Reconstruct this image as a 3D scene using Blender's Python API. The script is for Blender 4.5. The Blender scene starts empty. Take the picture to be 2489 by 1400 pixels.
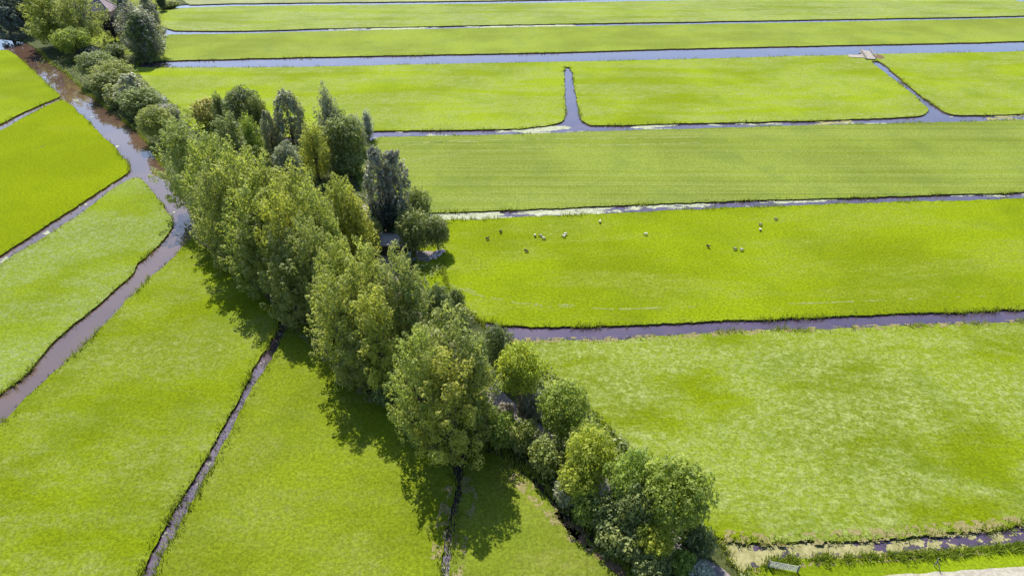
import bpy, bmesh, math, random
import numpy as np
from mathutils import Vector, Matrix, noise
R = math.radians
scene = bpy.context.scene
COL = scene.collection

# ------------------------------------------------------------------ camera
W0, H0 = 2489.0, 1400.0
FPX = 1682.0
PITCH = R(34.0)
CAMH = 70.0
cam_d = bpy.data.cameras.new('camera'); cam = bpy.data.objects.new('camera', cam_d)
COL.objects.link(cam); scene.camera = cam
cam.location = (0, 0, CAMH); cam.rotation_euler = (R(90) - PITCH, 0, 0)
cam_d.sensor_width = 36; cam_d.lens = 36 * FPX / W0
cam_d.clip_start = 0.5; cam_d.clip_end = 12000

# ------------------------------------------------------------------ sky and sun
SUN_EL, SUN_AZ = R(52), R(-19)
world = bpy.data.worlds.new("World"); scene.world = world; world.use_nodes = True
wn = world.node_tree.nodes
sky = wn.new('ShaderNodeTexSky'); sky.sky_type = 'NISHITA'; sky.sun_disc = False
sky.sun_elevation = SUN_EL; sky.sun_rotation = SUN_AZ; sky.air_density = 1.0; sky.dust_density = 0.8; sky.ozone_density = 3.0
world.node_tree.links.new(sky.outputs[0], wn['Background'].inputs[0])
wn['Background'].inputs[1].default_value = 0.11
sun_d = bpy.data.lights.new('sun', 'SUN'); sun = bpy.data.objects.new('sun', sun_d); COL.objects.link(sun)
sun_d.energy = 4.6; sun_d.angle = R(0.5); sun_d.color = (1.0, 0.95, 0.86)
sdir = Vector((math.sin(SUN_AZ) * math.cos(SUN_EL), math.cos(SUN_AZ) * math.cos(SUN_EL), math.sin(SUN_EL)))
sun.rotation_euler = sdir.to_track_quat('Z', 'Y').to_euler()
scene.view_settings.view_transform = 'Standard'; scene.view_settings.look = 'None'
scene.view_settings.gamma = 1; scene.view_settings.exposure = 1.25
scene.cycles.max_bounces = 6
scene.cycles.transmission_bounces = 4

# ------------------------------------------------------------------ helpers
def ray(px, py):
    cx, cy = (px - W0 / 2) / FPX, (H0 / 2 - py) / FPX
    return Vector((cx, math.cos(PITCH) + cy * math.sin(PITCH), -math.sin(PITCH) + cy * math.cos(PITCH)))
def at(px, py, z=0.0):
    """point of the photographed place that lies at height z on the sight line"""
    d = ray(px, py); k = (z - CAMH) / d.z
    return Vector((d.x * k, d.y * k, z))
def mperpx(p):
    return (p.y * math.cos(PITCH) + (CAMH - p.z) * math.sin(PITCH)) / FPX

def setp(o, label=None, cat=None, group=None, kind=None):
    if label: o['label'] = label
    if cat: o['category'] = cat
    if group: o['group'] = group
    if kind: o['kind'] = kind
    return o
def empty(name, loc, rz=0, label=None, cat=None, group=None):
    o = bpy.data.objects.new(name, None); COL.objects.link(o)
    o.location = loc; o.rotation_euler = (0, 0, rz); o.empty_display_size = 0.5
    return setp(o, label, cat, group)
def link_mesh(name, me, mats, parent=None):
    o = bpy.data.objects.new(name, me); COL.objects.link(o)
    for m in (mats if isinstance(mats, (list, tuple)) else [mats]): me.materials.append(m)
    if parent: o.parent = parent
    return o
def np_mesh(name, verts, faces_n, idx, tint=None, smooth=False, mat_idx=None):
    """verts (N,3), faces_n verts per face, idx flat indices"""
    me = bpy.data.meshes.new(name)
    nf = len(idx) // faces_n
    me.vertices.add(len(verts)); me.vertices.foreach_set('co', np.asarray(verts, 'f').ravel())
    me.loops.add(len(idx)); me.loops.foreach_set('vertex_index', np.asarray(idx, 'i'))
    me.polygons.add(nf)
    me.polygons.foreach_set('loop_start', np.arange(nf, dtype='i') * faces_n)
    me.polygons.foreach_set('loop_total', np.full(nf, faces_n, 'i'))
    if mat_idx is not None: me.polygons.foreach_set('material_index', np.asarray(mat_idx, 'i'))
    if smooth: me.polygons.foreach_set('use_smooth', np.ones(nf, bool))
    me.update(calc_edges=True)
    if tint is not None:
        a = me.color_attributes.new('tint', 'FLOAT_COLOR', 'POINT')
        c = np.ones((len(verts), 4), 'f'); c[:, :tint.shape[1]] = tint
        a.data.foreach_set('color', c.ravel())
    return me
def bm_obj(name, bm, mats, parent=None, smooth=False):
    me = bpy.data.meshes.new(name)
    bmesh.ops.recalc_face_normals(bm, faces=bm.faces[:])
    bm.to_mesh(me); bm.free()
    if smooth:
        for p in me.polygons: p.use_smooth = True
    return link_mesh(name, me, mats, parent)
def box(bm, c, s, rz=0, mi=0, taper=None):
    r = bmesh.ops.create_cube(bm, size=1)['verts']
    M = Matrix.Translation(c) @ Matrix.Rotation(rz, 4, 'Z') @ Matrix.Diagonal((s[0], s[1], s[2], 1))
    for v in r:
        if taper and v.co.z > 0: v.co.x *= taper; v.co.y *= taper
        v.co = M @ v.co
    for f in {f for v in r for f in v.link_faces}: f.material_index = mi
def tube(bm, pts, rads, seg=8):
    rings = []
    n = len(pts)
    for i, p in enumerate(pts):
        d = (pts[min(i + 1, n - 1)] - pts[max(i - 1, 0)]).normalized()
        a = d.orthogonal().normalized(); b = d.cross(a)
        rings.append([bm.verts.new(p + (a * math.cos(t) + b * math.sin(t)) * rads[i]) for t in [2 * math.pi * k / seg for k in range(seg)]])
    for i in range(n - 1):
        for k in range(seg):
            bm.faces.new((rings[i][k], rings[i][(k + 1) % seg], rings[i + 1][(k + 1) % seg], rings[i + 1][k]))
    bm.faces.new(rings[0][::-1]); bm.faces.new(rings[-1])

# ------------------------------------------------------------------ materials
class NT:
    def __init__(s, name):
        s.m = bpy.data.materials.new(name); s.m.use_nodes = True
        s.t = s.m.node_tree; s.t.nodes.clear(); s.out = s.t.nodes.new('ShaderNodeOutputMaterial')
    def n(s, typ, **kw):
        x = s.t.nodes.new(typ)
        for k, v in kw.items():
            if k.startswith('i_'):
                key = k[2:]; x.inputs[int(key) if key.isdigit() else key.replace('_', ' ')].default_value = v
            else: setattr(x, k, v)
        return x
    def l(s, a, b): s.t.links.new(a, b)
    def coords(s, rot=0.0, scale=(1, 1, 1)):
        tc = s.n('ShaderNodeTexCoord'); mp = s.n('ShaderNodeMapping')
        mp.inputs['Rotation'].default_value = (0, 0, rot); mp.inputs['Scale'].default_value = scale
        s.l(tc.outputs['Object'], mp.inputs['Vector']); return mp.outputs[0]
    def noise(s, vec, scale, detail=3, rough=0.55, dist=0.0):
        x = s.n('ShaderNodeTexNoise', i_Scale=scale, i_Detail=detail, i_Roughness=rough, i_Distortion=dist)
        s.l(vec, x.inputs['Vector']); return x.outputs['Fac']
    def rng(s, v, a, b, c=0.0, d=1.0):
        x = s.n('ShaderNodeMapRange'); x.interpolation_type = 'SMOOTHSTEP'
        for i, q in zip((1, 2, 3, 4), (a, b, c, d)): x.inputs[i].default_value = q
        s.l(v, x.inputs[0]); return x.outputs[0]
    def math(s, op, a, b=None):
        x = s.n('ShaderNodeMath', operation=op)
        for i, q in enumerate((a, b)):
            if q is None: continue
            if isinstance(q, (int, float)): x.inputs[i].default_value = q
            else: s.l(q, x.inputs[i])
        return x.outputs[0]
    def mix(s, f, a, b):
        x = s.n('ShaderNodeMix', data_type='RGBA')
        if isinstance(f, (int, float)): x.inputs[0].default_value = f
        else: s.l(f, x.inputs[0])
        for i, q in ((6, a), (7, b)):
            if isinstance(q, tuple): x.inputs[i].default_value = (*q, 1)
            else: s.l(q, x.inputs[i])
        return x.outputs[2]
    def bsdf(s, col, rough=0.85, spec=0.2, bump=None, bstr=0.3, bdist=0.1):
        b = s.n('ShaderNodeBsdfPrincipled', i_Roughness=rough)
        b.inputs['Specular IOR Level'].default_value = spec
        if isinstance(col, tuple): b.inputs['Base Color'].default_value = (*col, 1)
        else: s.l(col, b.inputs['Base Color'])
        if bump is not None:
            bp = s.n('ShaderNodeBump', i_Strength=bstr, i_Distance=bdist); s.l(bump, bp.inputs['Height']); s.l(bp.outputs[0], b.inputs['Normal'])
        s.l(b.outputs[0], s.out.inputs[0]); return b

def grass_mat(name, base, bright, pale, pale_amt=0.3, rot=0.0, stretch=5.0, stripe=0.0, patch=0.035, dark=0.64):
    t = NT(name)
    vi = t.coords()
    vs = t.coords(rot, (1 / stretch, 1, 1))
    vsf = t.coords(rot, (1 / (stretch * 0.6), 1, 1))
    big = t.rng(t.noise(vi, patch, 3), 0.36, 0.64)
    col = t.mix(big, base, bright)
    # pale, drying tufts gathered in broad patches
    m1 = t.noise(vs, 0.11, 5, 0.6, 0.4); m2 = t.noise(vsf, 1.1, 5, 0.7, 0.6)
    lo = 0.62 - 0.22 * pale_amt
    area = t.rng(m1, lo - 0.09, lo + 0.10)
    tuf = t.rng(m2, 0.42, 0.66)
    f = t.math('ADD', t.math('MULTIPLY', area, t.math('ADD', t.math('MULTIPLY', tuf, 0.80), 0.18)), t.math('MULTIPLY', t.rng(t.noise(vs, 0.5, 6, 0.75, 0.8), 0.50, 0.68), 0.35 * min(1, pale_amt * 2.2)))
    col = t.mix(t.math('MULTIPLY', f, min(1.0, 0.55 + pale_amt * 0.5)), col, pale)
    if stripe > 0:
        v2 = t.coords(rot, (0.004, 1, 1))
        st = t.rng(t.noise(v2, 0.55, 4, 0.65), 0.40, 0.60)
        col = t.mix(t.math('MULTIPLY', st, stripe), col, pale)
        st2 = t.rng(t.noise(v2, 0.95, 3, 0.65), 0.56, 0.66)
        col = t.mix(t.math('MULTIPLY', st2, stripe), col, tuple(c * 0.62 for c in base))
    # fine blade-level variation
    fn = t.noise(vi, 2.3, 6, 0.75, 0.3); fn2 = t.noise(vsf, 6.0, 3, 0.7)
    shade = t.math('MULTIPLY', t.rng(fn, 0.3, 0.7, dark, 1.24), t.rng(fn2, 0.25, 0.75, 0.82, 1.2))
    hs = t.n('ShaderNodeVectorMath', operation='SCALE'); t.l(col, hs.inputs[0]); t.l(shade, hs.inputs['Scale'])
    # worn darker specks
    sp = t.rng(t.noise(vi, 0.8, 5, 0.7), 0.66, 0.78)
    c2 = t.mix(t.math('MULTIPLY', sp, 0.3), hs.outputs[0], tuple(c * 0.5 for c in base))
    # dull, damper patches a few metres across
    w = t.rng(t.noise(vi, 0.09, 5, 0.65, 0.5), 0.50, 0.68)
    c2 = t.mix(t.math('MULTIPLY', w, 0.34), c2, tuple(a * b for a, b in zip(base, (0.74, 0.86, 1.6))))
    h = t.math('ADD', fn, t.math('MULTIPLY', m2, 0.6))
    t.bsdf(c2, 0.95, 0.02, h, 0.45, 0.2)
    return t.m

def soil_mat(name, a, b, sc=1.2):
    t = NT(name); v = t.coords(); n = t.noise(v, sc, 6, 0.7)
    t.bsdf(t.mix(t.rng(n, 0.35, 0.65), a, b), 0.95, 0.1, n, 0.6, 0.1); return t.m

def leaf_mat(name, dark, bright, trans=0.35, gloss=0.03):
    t = NT(name)
    at_ = t.n('ShaderNodeAttribute', attribute_name='tint')
    sep = t.n('ShaderNodeSeparateColor'); t.l(at_.outputs['Color'], sep.inputs[0])
    col = t.mix(sep.outputs[0], dark, bright)
    hsv = t.n('ShaderNodeHueSaturation'); t.l(col, hsv.inputs['Color'])
    oi = t.n('ShaderNodeObjectInfo')
    t.l(t.rng(oi.outputs['Random'], 0, 1, 0.488, 0.512), hsv.inputs['Hue'])
    t.l(t.rng(sep.outputs[1], 0, 1, 0.68, 1.1), hsv.inputs['Value'])
    d = t.n('ShaderNodeBsdfDiffuse'); tr = t.n('ShaderNodeBsdfTranslucent'); g = t.n('ShaderNodeBsdfGlossy', i_Roughness=0.6)
    g.inputs['Color'].default_value = (0.9, 0.95, 1, 1)
    t.l(hsv.outputs[0], d.inputs[0])
    warm = t.mix(0.5, hsv.outputs[0], tuple(min(1, c * k) for c, k in zip(bright, (1.5, 1.6, 0.7))))
    t.l(warm, tr.inputs[0])
    m1 = t.n('ShaderNodeMixShader', i_0=trans); t.l(d.outputs[0], m1.inputs[1]); t.l(tr.outputs[0], m1.inputs[2])
    m2 = t.n('ShaderNodeMixShader', i_0=gloss * 0.5); t.l(m1.outputs[0], m2.inputs[1]); t.l(g.outputs[0], m2.inputs[2])
    t.l(m2.outputs[0], t.out.inputs[0]); return t.m

def plain(name, col, rough=0.7, sc=3.0, var=0.25, bstr=0.2):
    t = NT(name); v = t.coords(); n = t.noise(v, sc, 5, 0.65)
    t.bsdf(t.mix(t.rng(n, 0.3, 0.7), tuple(c * (1 - var) for c in col), tuple(min(1, c * (1 + var)) for c in col)), rough, 0.25, n, bstr, 0.05); return t.m

def planks(name, col, w=0.2, rot=0.0):
    t = NT(name); v = t.coords(rot, (1 / w, 0.4, 0.4))
    n = t.noise(v, 1.0, 4, 0.7)
    wv = t.n('ShaderNodeTexWave', i_Scale=0.5 * math.pi / 3.14159 , i_Distortion=0.0); t.l(v, wv.inputs['Vector'])
    gap = t.rng(wv.outputs['Fac'], 0.0, 0.08)
    c = t.mix(t.rng(n, 0.3, 0.7), tuple(c * 0.6 for c in col), col)
    t.bsdf(t.mix(gap, tuple(c * 0.25 for c in col), c), 0.8, 0.2, n, 0.3, 0.02); return t.m

# water
t = NT('canal_water')
v = t.coords(); vw = t.coords(0.1, (0.35, 1, 1))
mud = t.rng(t.noise(v, 0.045, 4, 0.6), 0.35, 0.65)
murk = t.mix(mud, (0.054, 0.033, 0.026), (0.078, 0.046, 0.030))
wb = t.bsdf(murk, 0.03, 0.5, t.noise(vw, 1.6, 4, 0.6), 0.03, 0.05)
wb.inputs['IOR'].default_value = 1.75
M_WATER = t.m
t = NT('ditch_water')
v = t.coords(); vw = t.coords(0.1, (0.35, 1, 1))
wb = t.bsdf(t.mix(t.rng(t.noise(v, 0.15, 4, 0.6), 0.35, 0.65), (0.036, 0.021, 0.040), (0.050, 0.030, 0.046)), 0.03, 0.5, t.noise(vw, 2.0, 4, 0.6), 0.025, 0.05)
wb.inputs['IOR'].default_value = 1.8
M_DITCH = t.m

def alb(r, g, b, k=3.02):
    """base colour of a sunlit meadow whose picture colour is r, g, b"""
    f = lambda c: ((c / 255 + 0.055) / 1.055) ** 2.4 if c > 10 else c / 255 / 12.92
    return (f(r) / k * 0.975, f(g) / k * 1.01, f(b) / k)
RD = R(-1.3)
def gm(name, mid, pale, spread=0.14, **kw):
    m = alb(*mid); return grass_mat(name, tuple(c * (1 - spread) for c in m), tuple(c * (1 + spread) for c in m), alb(*pale), **kw)
M_F = {
 'L1': gm('grass_lime', (164, 184, 28), (180, 194, 80), pale_amt=0.12, rot=R(30), stretch=2),
 'L2': gm('grass_lush', (160, 178, 12), (172, 184, 60), pale_amt=0.0, rot=R(30), stretch=2, spread=.07),
 'L3': gm('grass_silvery', (158, 178, 40), (182, 194, 128), pale_amt=0.7, rot=R(35), stretch=2),
 'L4': gm('grass_meadow', (152, 170, 26), (176, 186, 100), pale_amt=0.62, rot=R(48), stretch=2.5, patch=0.05),
 'L5': gm('grass_meadow_b', (150, 166, 36), (172, 180, 88), pale_amt=0.5, rot=R(60), stretch=2, patch=0.06, spread=.14),
 'L6': gm('grass_meadow_c', (148, 164, 48), (176, 178, 92), pale_amt=0.5, rot=R(90), stretch=2, patch=0.07),
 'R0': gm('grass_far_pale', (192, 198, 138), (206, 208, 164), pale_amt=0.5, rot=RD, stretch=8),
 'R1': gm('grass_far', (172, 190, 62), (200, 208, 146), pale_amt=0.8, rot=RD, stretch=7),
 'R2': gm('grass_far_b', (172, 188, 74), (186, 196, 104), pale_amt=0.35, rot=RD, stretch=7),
 'R3': gm('grass_mid', (172, 192, 34), (192, 202, 122), pale_amt=0.65, rot=RD, stretch=4),
 'R4': gm('grass_mown', (160, 176, 66), (182, 192, 104), pale_amt=0.25, rot=RD, stretch=9, stripe=0.5),
 'R5': gm('grass_pasture', (160, 179, 22), (180, 190, 82), pale_amt=0.4, rot=RD, stretch=4),
 'R6': gm('grass_hay', (150, 168, 22), (194, 205, 120), spread=.14, pale_amt=0.85, rot=R(12), stretch=2.2, patch=0.05, dark=0.62),
 'R7': gm('grass_strip', (158, 180, 30), (180, 188, 84), pale_amt=0.2, rot=RD, stretch=3),
}
M_BANK = soil_mat('bank_soil', (0.016, 0.018, 0.006), (0.060, 0.062, 0.018), 2.0)
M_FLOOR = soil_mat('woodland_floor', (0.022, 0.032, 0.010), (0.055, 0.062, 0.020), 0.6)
M_PATH = soil_mat('path_gravel', (0.13, 0.112, 0.110), (0.19, 0.165, 0.16), 2.5)
M_TRACK = soil_mat('track_dust', (0.20, 0.18, 0.145), (0.29, 0.27, 0.22), 1.5)
M_DRY = soil_mat('dry_grass', (0.115, 0.105, 0.035), (0.18, 0.155, 0.07), 3.0)
M_RUST = soil_mat('bare_soil', (0.07, 0.045, 0.028), (0.135, 0.09, 0.055), 2.0)
M_WEED = soil_mat('duckweed', (0.14, 0.135, 0.055), (0.23, 0.215, 0.105), 1.5)
M_WEEDP = soil_mat('pale_weed', (0.17, 0.185, 0.12), (0.29, 0.30, 0.22), 1.5)
M_RUT = soil_mat('flattened_grass', (0.115, 0.14, 0.035), (0.16, 0.18, 0.055), 3.0)
M_BARK = soil_mat('bark', (0.07, 0.055, 0.042), (0.17, 0.14, 0.11), 3.0)

# ------------------------------------------------------------------ land
def dens(pts, closed=True, amp=0.22, seed=0, smooth=1):
    P = [Vector((p.x, p.y)) for p in pts]
    for _ in range(smooth):
        Q = []
        n = len(P)
        for i in range(n):
            a, b = P[i], P[(i + 1) % n]
            Q += [a.lerp(b, 0.2), a.lerp(b, 0.8)]
        P = Q
    out = []
    n = len(P)
    for i in range(n):
        a, b = P[i], P[(i + 1) % n]
        m = (a + b) / 2
        L = (b - a).length
        dd = min(a.length, b.length, m.length) if L < 200 else 400
        step = max(0.45, min(8.0, dd / 230.0))
        if L > 300: step = L / 40
        k = max(1, int(L / step))
        for j in range(k): out.append(a.lerp(b, j / k))
    res = []
    n = len(out)
    for i, p in enumerate(out):
        d = (out[(i + 1) % n] - out[i - 1]); 
        if d.length < 1e-6: continue
        d.normalize(); nn = Vector((d.y, -d.x))
        q = Vector((p.x * 0.45, p.y * 0.45, seed * 7.3)); q2 = q * 3.3
        q3 = q * 0.25
        res.append(p + nn * (noise.noise(q) * amp + noise.noise(q2) * amp * 0.7 + noise.noise(q3) * amp * 1.3))
    return res
def area2(P):
    return sum(P[i].x * P[(i + 1) % len(P)].y - P[(i + 1) % len(P)].x * P[i].y for i in range(len(P))) / 2
def offset(P, d):
    n = len(P); out = []
    for i in range(n):
        a, b, c = P[i - 1], P[i], P[(i + 1) % n]
        e = (c - a)
        if e.length < 1e-6: out.append(b.copy()); continue
        e.normalize(); out.append(b + Vector((e.y, -e.x)) * d)   # outward for CCW
    return out
OUTLINES = []
def land(name, pix, mat, z=0.0, seed=0, extra=None, amp=0.22, inset=0.12):
    pts = [at(*p[:2]) if not isinstance(p, Vector) else p for p in pix]
    P = dens(pts, seed=seed, amp=amp)
    if area2(P) < 0: P.reverse()
    top = offset(P, -inset); mid = offset(P, 0.02); low = offset(P, 0.5)
    n = len(P)
    v = [(p.x, p.y, z) for p in top] + [(p.x, p.y, z - 0.42) for p in mid] + [(p.x, p.y, -1.7) for p in low]
    f = [list(range(n))]; mi = [0]
    for r in (0, 1):
        for i in range(n):
            j = (i + 1) % n
            f.append([r * n + i, (r + 1) * n + i, (r + 1) * n + j, r * n + j]); mi.append(1)
    me = bpy.data.meshes.new(name); me.from_pydata(v, [], f); me.update()
    me.polygons.foreach_set('material_index', mi)
    o = link_mesh(name, me, [mat, M_BANK]); setp(o, kind='structure')
    OUTLINES.append((top, z, name, seed))
    return o

POLY = {}
POLY['L1'] = [(0,122),(22,122),(60,150),(100,192),(138,222),(148,235),(130,243),(80,263),(40,282),(0,304),(-500,545),(-1500,900),(-1500,330),(-500,170)]
POLY['L2'] = [(155,242),(185,264),(232,312),(270,350),(300,384),(317,406),(308,420),(290,433),(220,480),(140,532),(60,586),(0,622),(-500,935),(-1600,1600),(-1600,1010),(-500,575),(0,318),(60,286),(110,259),(145,243)]
POLY['L3'] = [(318,433),(333,430),(352,440),(380,476),(405,508),(424,535),(419,557),(395,590),(330,645),(322,668),(250,735),(160,800),(110,850),(60,915),(0,958),(-500,1420),(-1200,2000),(-1700,1750),(-500,975),(0,642),(60,606),(120,569),(200,516),(260,466)]
POLY['L4'] = [(480,569),(445,600),(395,650),(340,700),(280,765),(200,845),(130,905),(60,975),(0,1035),(-500,1570),(-900,2000),(-200,2150),(180,1690),(335,1400),(396,1280),(466,1165),(527,1060),(583,960),(618,890),(654,838),(678,790),(683,765),(670,738),(648,712),(598,668),(558,628),(518,602),(494,572)]
POLY['L5'] = [(712,784),(698,802),(667,865),(637,915),(592,985),(545,1080),(485,1190),(426,1300),(378,1400),(230,1690),(-150,2150),(900,2150),(1036,1690),(1068,1400),(1085,1290),(1100,1200),(1106,1150),(1100,1132),(1040,1082),(950,1003),(868,930),(798,850),(758,798),(735,782)]
POLY['L6'] = [(1160,1100),(1136,1120),(1130,1160),(1120,1230),(1107,1300),(1096,1400),(1085,1690),(1010,2150),(2600,2150),(1830,1690),(1528,1400),(1490,1362),(1425,1305),(1362,1252),(1303,1183),(1255,1142),(1205,1103)]
POLY['D'] = [(482,548),(455,500),(425,455),(395,405),(372,360),(330,318),(290,285),(240,246),(203,222),(170,186),(130,160),(95,125),(60,102),(30,96),(-60,90),(-500,60),(-1200,20),(-1200,-230),(200,-230),(520,-60),(520,6),(412,14),(404,80),(355,142),(330,162),(345,200),(440,270),(640,345),(905,345),(905,520),(1090,530),(1075,700),(1200,810),(1215,835),(1330,900),(1520,1080),(1745,1305),(1800,1400),(2250,1690),(3200,2150),(2700,2150),(1870,1690),(1560,1400),(1501,1355),(1433,1295),(1373,1245),(1315,1172),(1261,1131),(1207,1092),(1140,1096),(1110,1106),(1052,1065),(962,986),(882,916),(812,842),(776,796),(735,770),(706,758),(690,733),(660,700),(612,652),(560,610),(502,563)]
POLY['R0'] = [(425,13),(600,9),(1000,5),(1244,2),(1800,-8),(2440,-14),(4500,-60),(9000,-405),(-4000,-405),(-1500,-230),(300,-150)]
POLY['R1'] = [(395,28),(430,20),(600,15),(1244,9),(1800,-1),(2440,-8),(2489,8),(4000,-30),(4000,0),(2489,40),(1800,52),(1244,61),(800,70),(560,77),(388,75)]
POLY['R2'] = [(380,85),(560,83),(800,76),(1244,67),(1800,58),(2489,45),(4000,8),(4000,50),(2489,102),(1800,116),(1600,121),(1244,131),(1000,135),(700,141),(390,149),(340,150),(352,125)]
POLY['R3'] = [(318,163),(390,165),(700,164),(1000,157),(1244,153),(1375,150),(1600,146),(1900,138),(2200,130),(2489,126),(4000,72),(4000,225),(2489,278),(2345,282),(2310,280),(2285,268),(2210,212),(2140,150),(2118,148),(2125,158),(2190,205),(2240,248),(2260,266),(2250,279),(2215,285),(2000,294),(1700,300),(1460,306),(1430,305),(1410,290),(1398,225),(1388,165),(1371,163),(1374,220),(1376,270),(1370,295),(1340,305),(1250,315),(1100,317),(895,319),(700,335),(560,335),(480,318),(430,288),(372,240),(332,198)]
POLY['R4'] = [(880,334),(1100,330),(1244,327),(1400,321),(1700,312),(2000,304),(2489,292),(4000,240),(4000,415),(2489,468),(2100,480),(1800,488),(1500,500),(1244,512),(1046,518),(950,520),(860,450)]
POLY['R5'] = [(1060,534),(1150,533),(1244,529),(1600,513),(1800,503),(2100,493),(2489,483),(4100,435),(4100,695),(2489,752),(2100,766),(1800,780),(1500,791),(1235,798),(1130,770),(1020,700),(1000,600)]
POLY['R6'] = [(1190,829),(1500,822),(1600,815),(1800,806),(2100,793),(2489,780),(4200,720),(4200,1150),(2489,1278),(2250,1303),(2100,1312),(1950,1322),(1850,1322),(1760,1310),(1725,1298),(1600,1200),(1400,1040),(1290,900)]
POLY['R7'] = [(1780,1410),(1835,1378),(1880,1352),(2000,1350),(2100,1348),(2300,1337),(2489,1318),(4300,1190),(4600,1900),(2700,1900),(2000,1550)]
for k, key in enumerate(POLY):
    if key == 'D': continue
    land('field', POLY[key], M_F[key], z=0.03 if key != 'R7' else 0.02, seed=k + 1, inset=-0.12 if key in ('L4', 'L5', 'L6') else 0.12, amp=0.3)
land('lawn', [(200,104),(235,70),(225,40),(262,15),(330,-30),(430,-30),(402,12),(396,78),(352,136),(300,134),(270,126),(235,114)], gm('grass_lawn', (160, 172, 62), (178, 184, 110), pale_amt=0.4, rot=0, stretch=2), z=0.012, seed=55)
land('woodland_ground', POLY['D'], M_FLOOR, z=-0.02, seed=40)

def sheet(name, size, z, mat, kind='structure'):
    me = bpy.data.meshes.new(name); s = size
    me.from_pydata([(-s, -s, z), (s, -s, z), (s, s, z), (-s, s, z)], [], [(0, 1, 2, 3)])
    return setp(link_mesh(name, me, mat), kind=kind)
sheet('bed', 9000, -1.6, M_BANK)
def poly_sheet(name, pts, z, mat, kind='structure'):
    me = bpy.data.meshes.new(name)
    me.from_pydata([(p.x, p.y, z) for p in pts], [], [list(range(len(pts)))])
    o = setp(link_mesh(name, me, mat), kind=kind)
    return o
WZ = -0.28
# broad muddy canal on the left, clearer dark ditches on the right
can = [at(*p) for p in [(-1500,-100),(-200,60),(60,60),(260,200),(420,330),(530,500),(505,575),(440,640),(100,980),(-500,1620),(-1400,2100),(-2600,1500),(-2600,700)]]
poly_sheet('canal_water', can, WZ + 0.004, M_WATER)
sheet('water', 9000, WZ, M_DITCH)

# ------------------------------------------------------------------ ribbons / patches of triangles with ragged edges
def inside(P, x, y):
    c = False; n = len(P); j = n - 1
    for i in range(n):
        xi, yi, xj, yj = P[i].x, P[i].y, P[j].x, P[j].y
        if (yi > y) != (yj > y) and x < (xj - xi) * (y - yi) / (yj - yi) + xi: c = not c
        j = i
    return c
def ragged(name, pix, mat, z, step, thr, nsc, seed=0, stretch=(1, 1), ang=0.0, edge=True, kind='stuff', thr_fn=None):
    """tiny triangles covering the patch where the cover is thick enough"""
    P = [at(p[0], p[1]) for p in pix]
    xs = [p.x for p in P]; ys = [p.y for p in P]
    nx = int((max(xs) - min(xs)) / step) + 2; ny = int((max(ys) - min(ys)) / step) + 2
    rnd = random.Random(seed)
    vid = {}; V = []; F = []
    def vert(i, j):
        if (i, j) not in vid:
            vid[(i, j)] = len(V)
            V.append((min(xs) + (i + rnd.uniform(-.3, .3)) * step, min(ys) + (j + rnd.uniform(-.3, .3)) * step, z))
        return vid[(i, j)]
    ca, sa = math.cos(ang), math.sin(ang)
    for i in range(nx):
        for j in range(ny):
            x, y = min(xs) + (i + .5) * step, min(ys) + (j + .5) * step
            if not inside(P, x, y): continue
            for tri in (((i, j), (i + 1, j), (i + 1, j + 1)), ((i, j), (i + 1, j + 1), (i, j + 1))):
                cx = sum(a for a, b in tri) / 3 * step + min(xs); cy = sum(b for a, b in tri) / 3 * step + min(ys)
                u, w = (cx * ca + cy * sa) / stretch[0], (-cx * sa + cy * ca) / stretch[1]
                q = Vector((u * nsc, w * nsc, seed * 3.1))
                nv = noise.noise(q) * 0.6 + noise.noise(q * 2.7) * 0.35 + noise.noise(q * 7) * 0.2
                tt = thr if thr_fn is None else thr_fn(cx, cy)
                if nv > tt: F += [vert(*tri[0]), vert(*tri[1]), vert(*tri[2])]
    if not F: return None
    o = link_mesh(name, np_mesh(name, np.array(V), 3, F), mat)
    return setp(o, kind=kind)
Zw = WZ + 0.012
# thick weed mat in the bottom right ditch, thinning to the right
xl, xr = at(1760, 1340).x, at(2489, 1300).x
ragged('duckweed', [(1700,1290),(1760,1308),(1850,1320),(2100,1312),(2489,1278),(2700,1262),(2700,1300),(2489,1320),(2100,1352),(1900,1358),(1800,1420),(1740,1400)], M_WEED, Zw, 0.11, 0, 0.8, 3, (1.6, 1), 0, thr_fn=lambda x, y: -0.34 + 0.46 * max(0, min(1, (x - xl) / (xr - xl) * 1.15)))
# ditch between mown field and sheep pasture: pale weed on its left half
xl2, xr2 = at(1050, 525).x, at(2200, 480).x
ragged('duckweed', [(1040,515),(1244,510),(1500,498),(1800,487),(2489,466),(2489,485),(1800,505),(1500,520),(1244,530),(1080,538)], M_WEEDP, Zw, 0.3, 0, 0.35, 5, (3, 1), 0, thr_fn=lambda x, y: -0.28 + 0.42 * max(0, min(1, (x - xl2) / (xr2 - xl2))))
ragged('duckweed', [(880,316),(1250,313),(1400,300),(1700,298),(2200,284),(2489,276),(2489,294),(2000,306),(1400,324),(880,334)], M_WEEDP, Zw, 0.4, 0.17, 0.22, 7, (4, 1), 0)
ragged('duckweed', [(1960,294),(2080,290),(2080,300),(1960,304)], M_WEED, Zw + 0.004, 0.4, -0.02, 0.5, 8, (3, 1), 0)
ragged('duckweed', [(2400,280),(2489,277),(2489,292),(2400,294)], M_WEED, Zw + 0.004, 0.4, -0.05, 0.5, 9, (3, 1), 0)
ragged('duckweed', [(800,70),(1244,62),(1400,59),(1400,67),(1244,70),(800,77)], M_WEEDP, Zw, 0.7, -0.1, 0.25, 11, (5, 1), 0)
ragged('duckweed', [(1060,1290),(1110,1290),(1095,1400),(1060,1400)], M_WEEDP, Zw, 0.08, 0.2, 1.6, 12)
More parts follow.
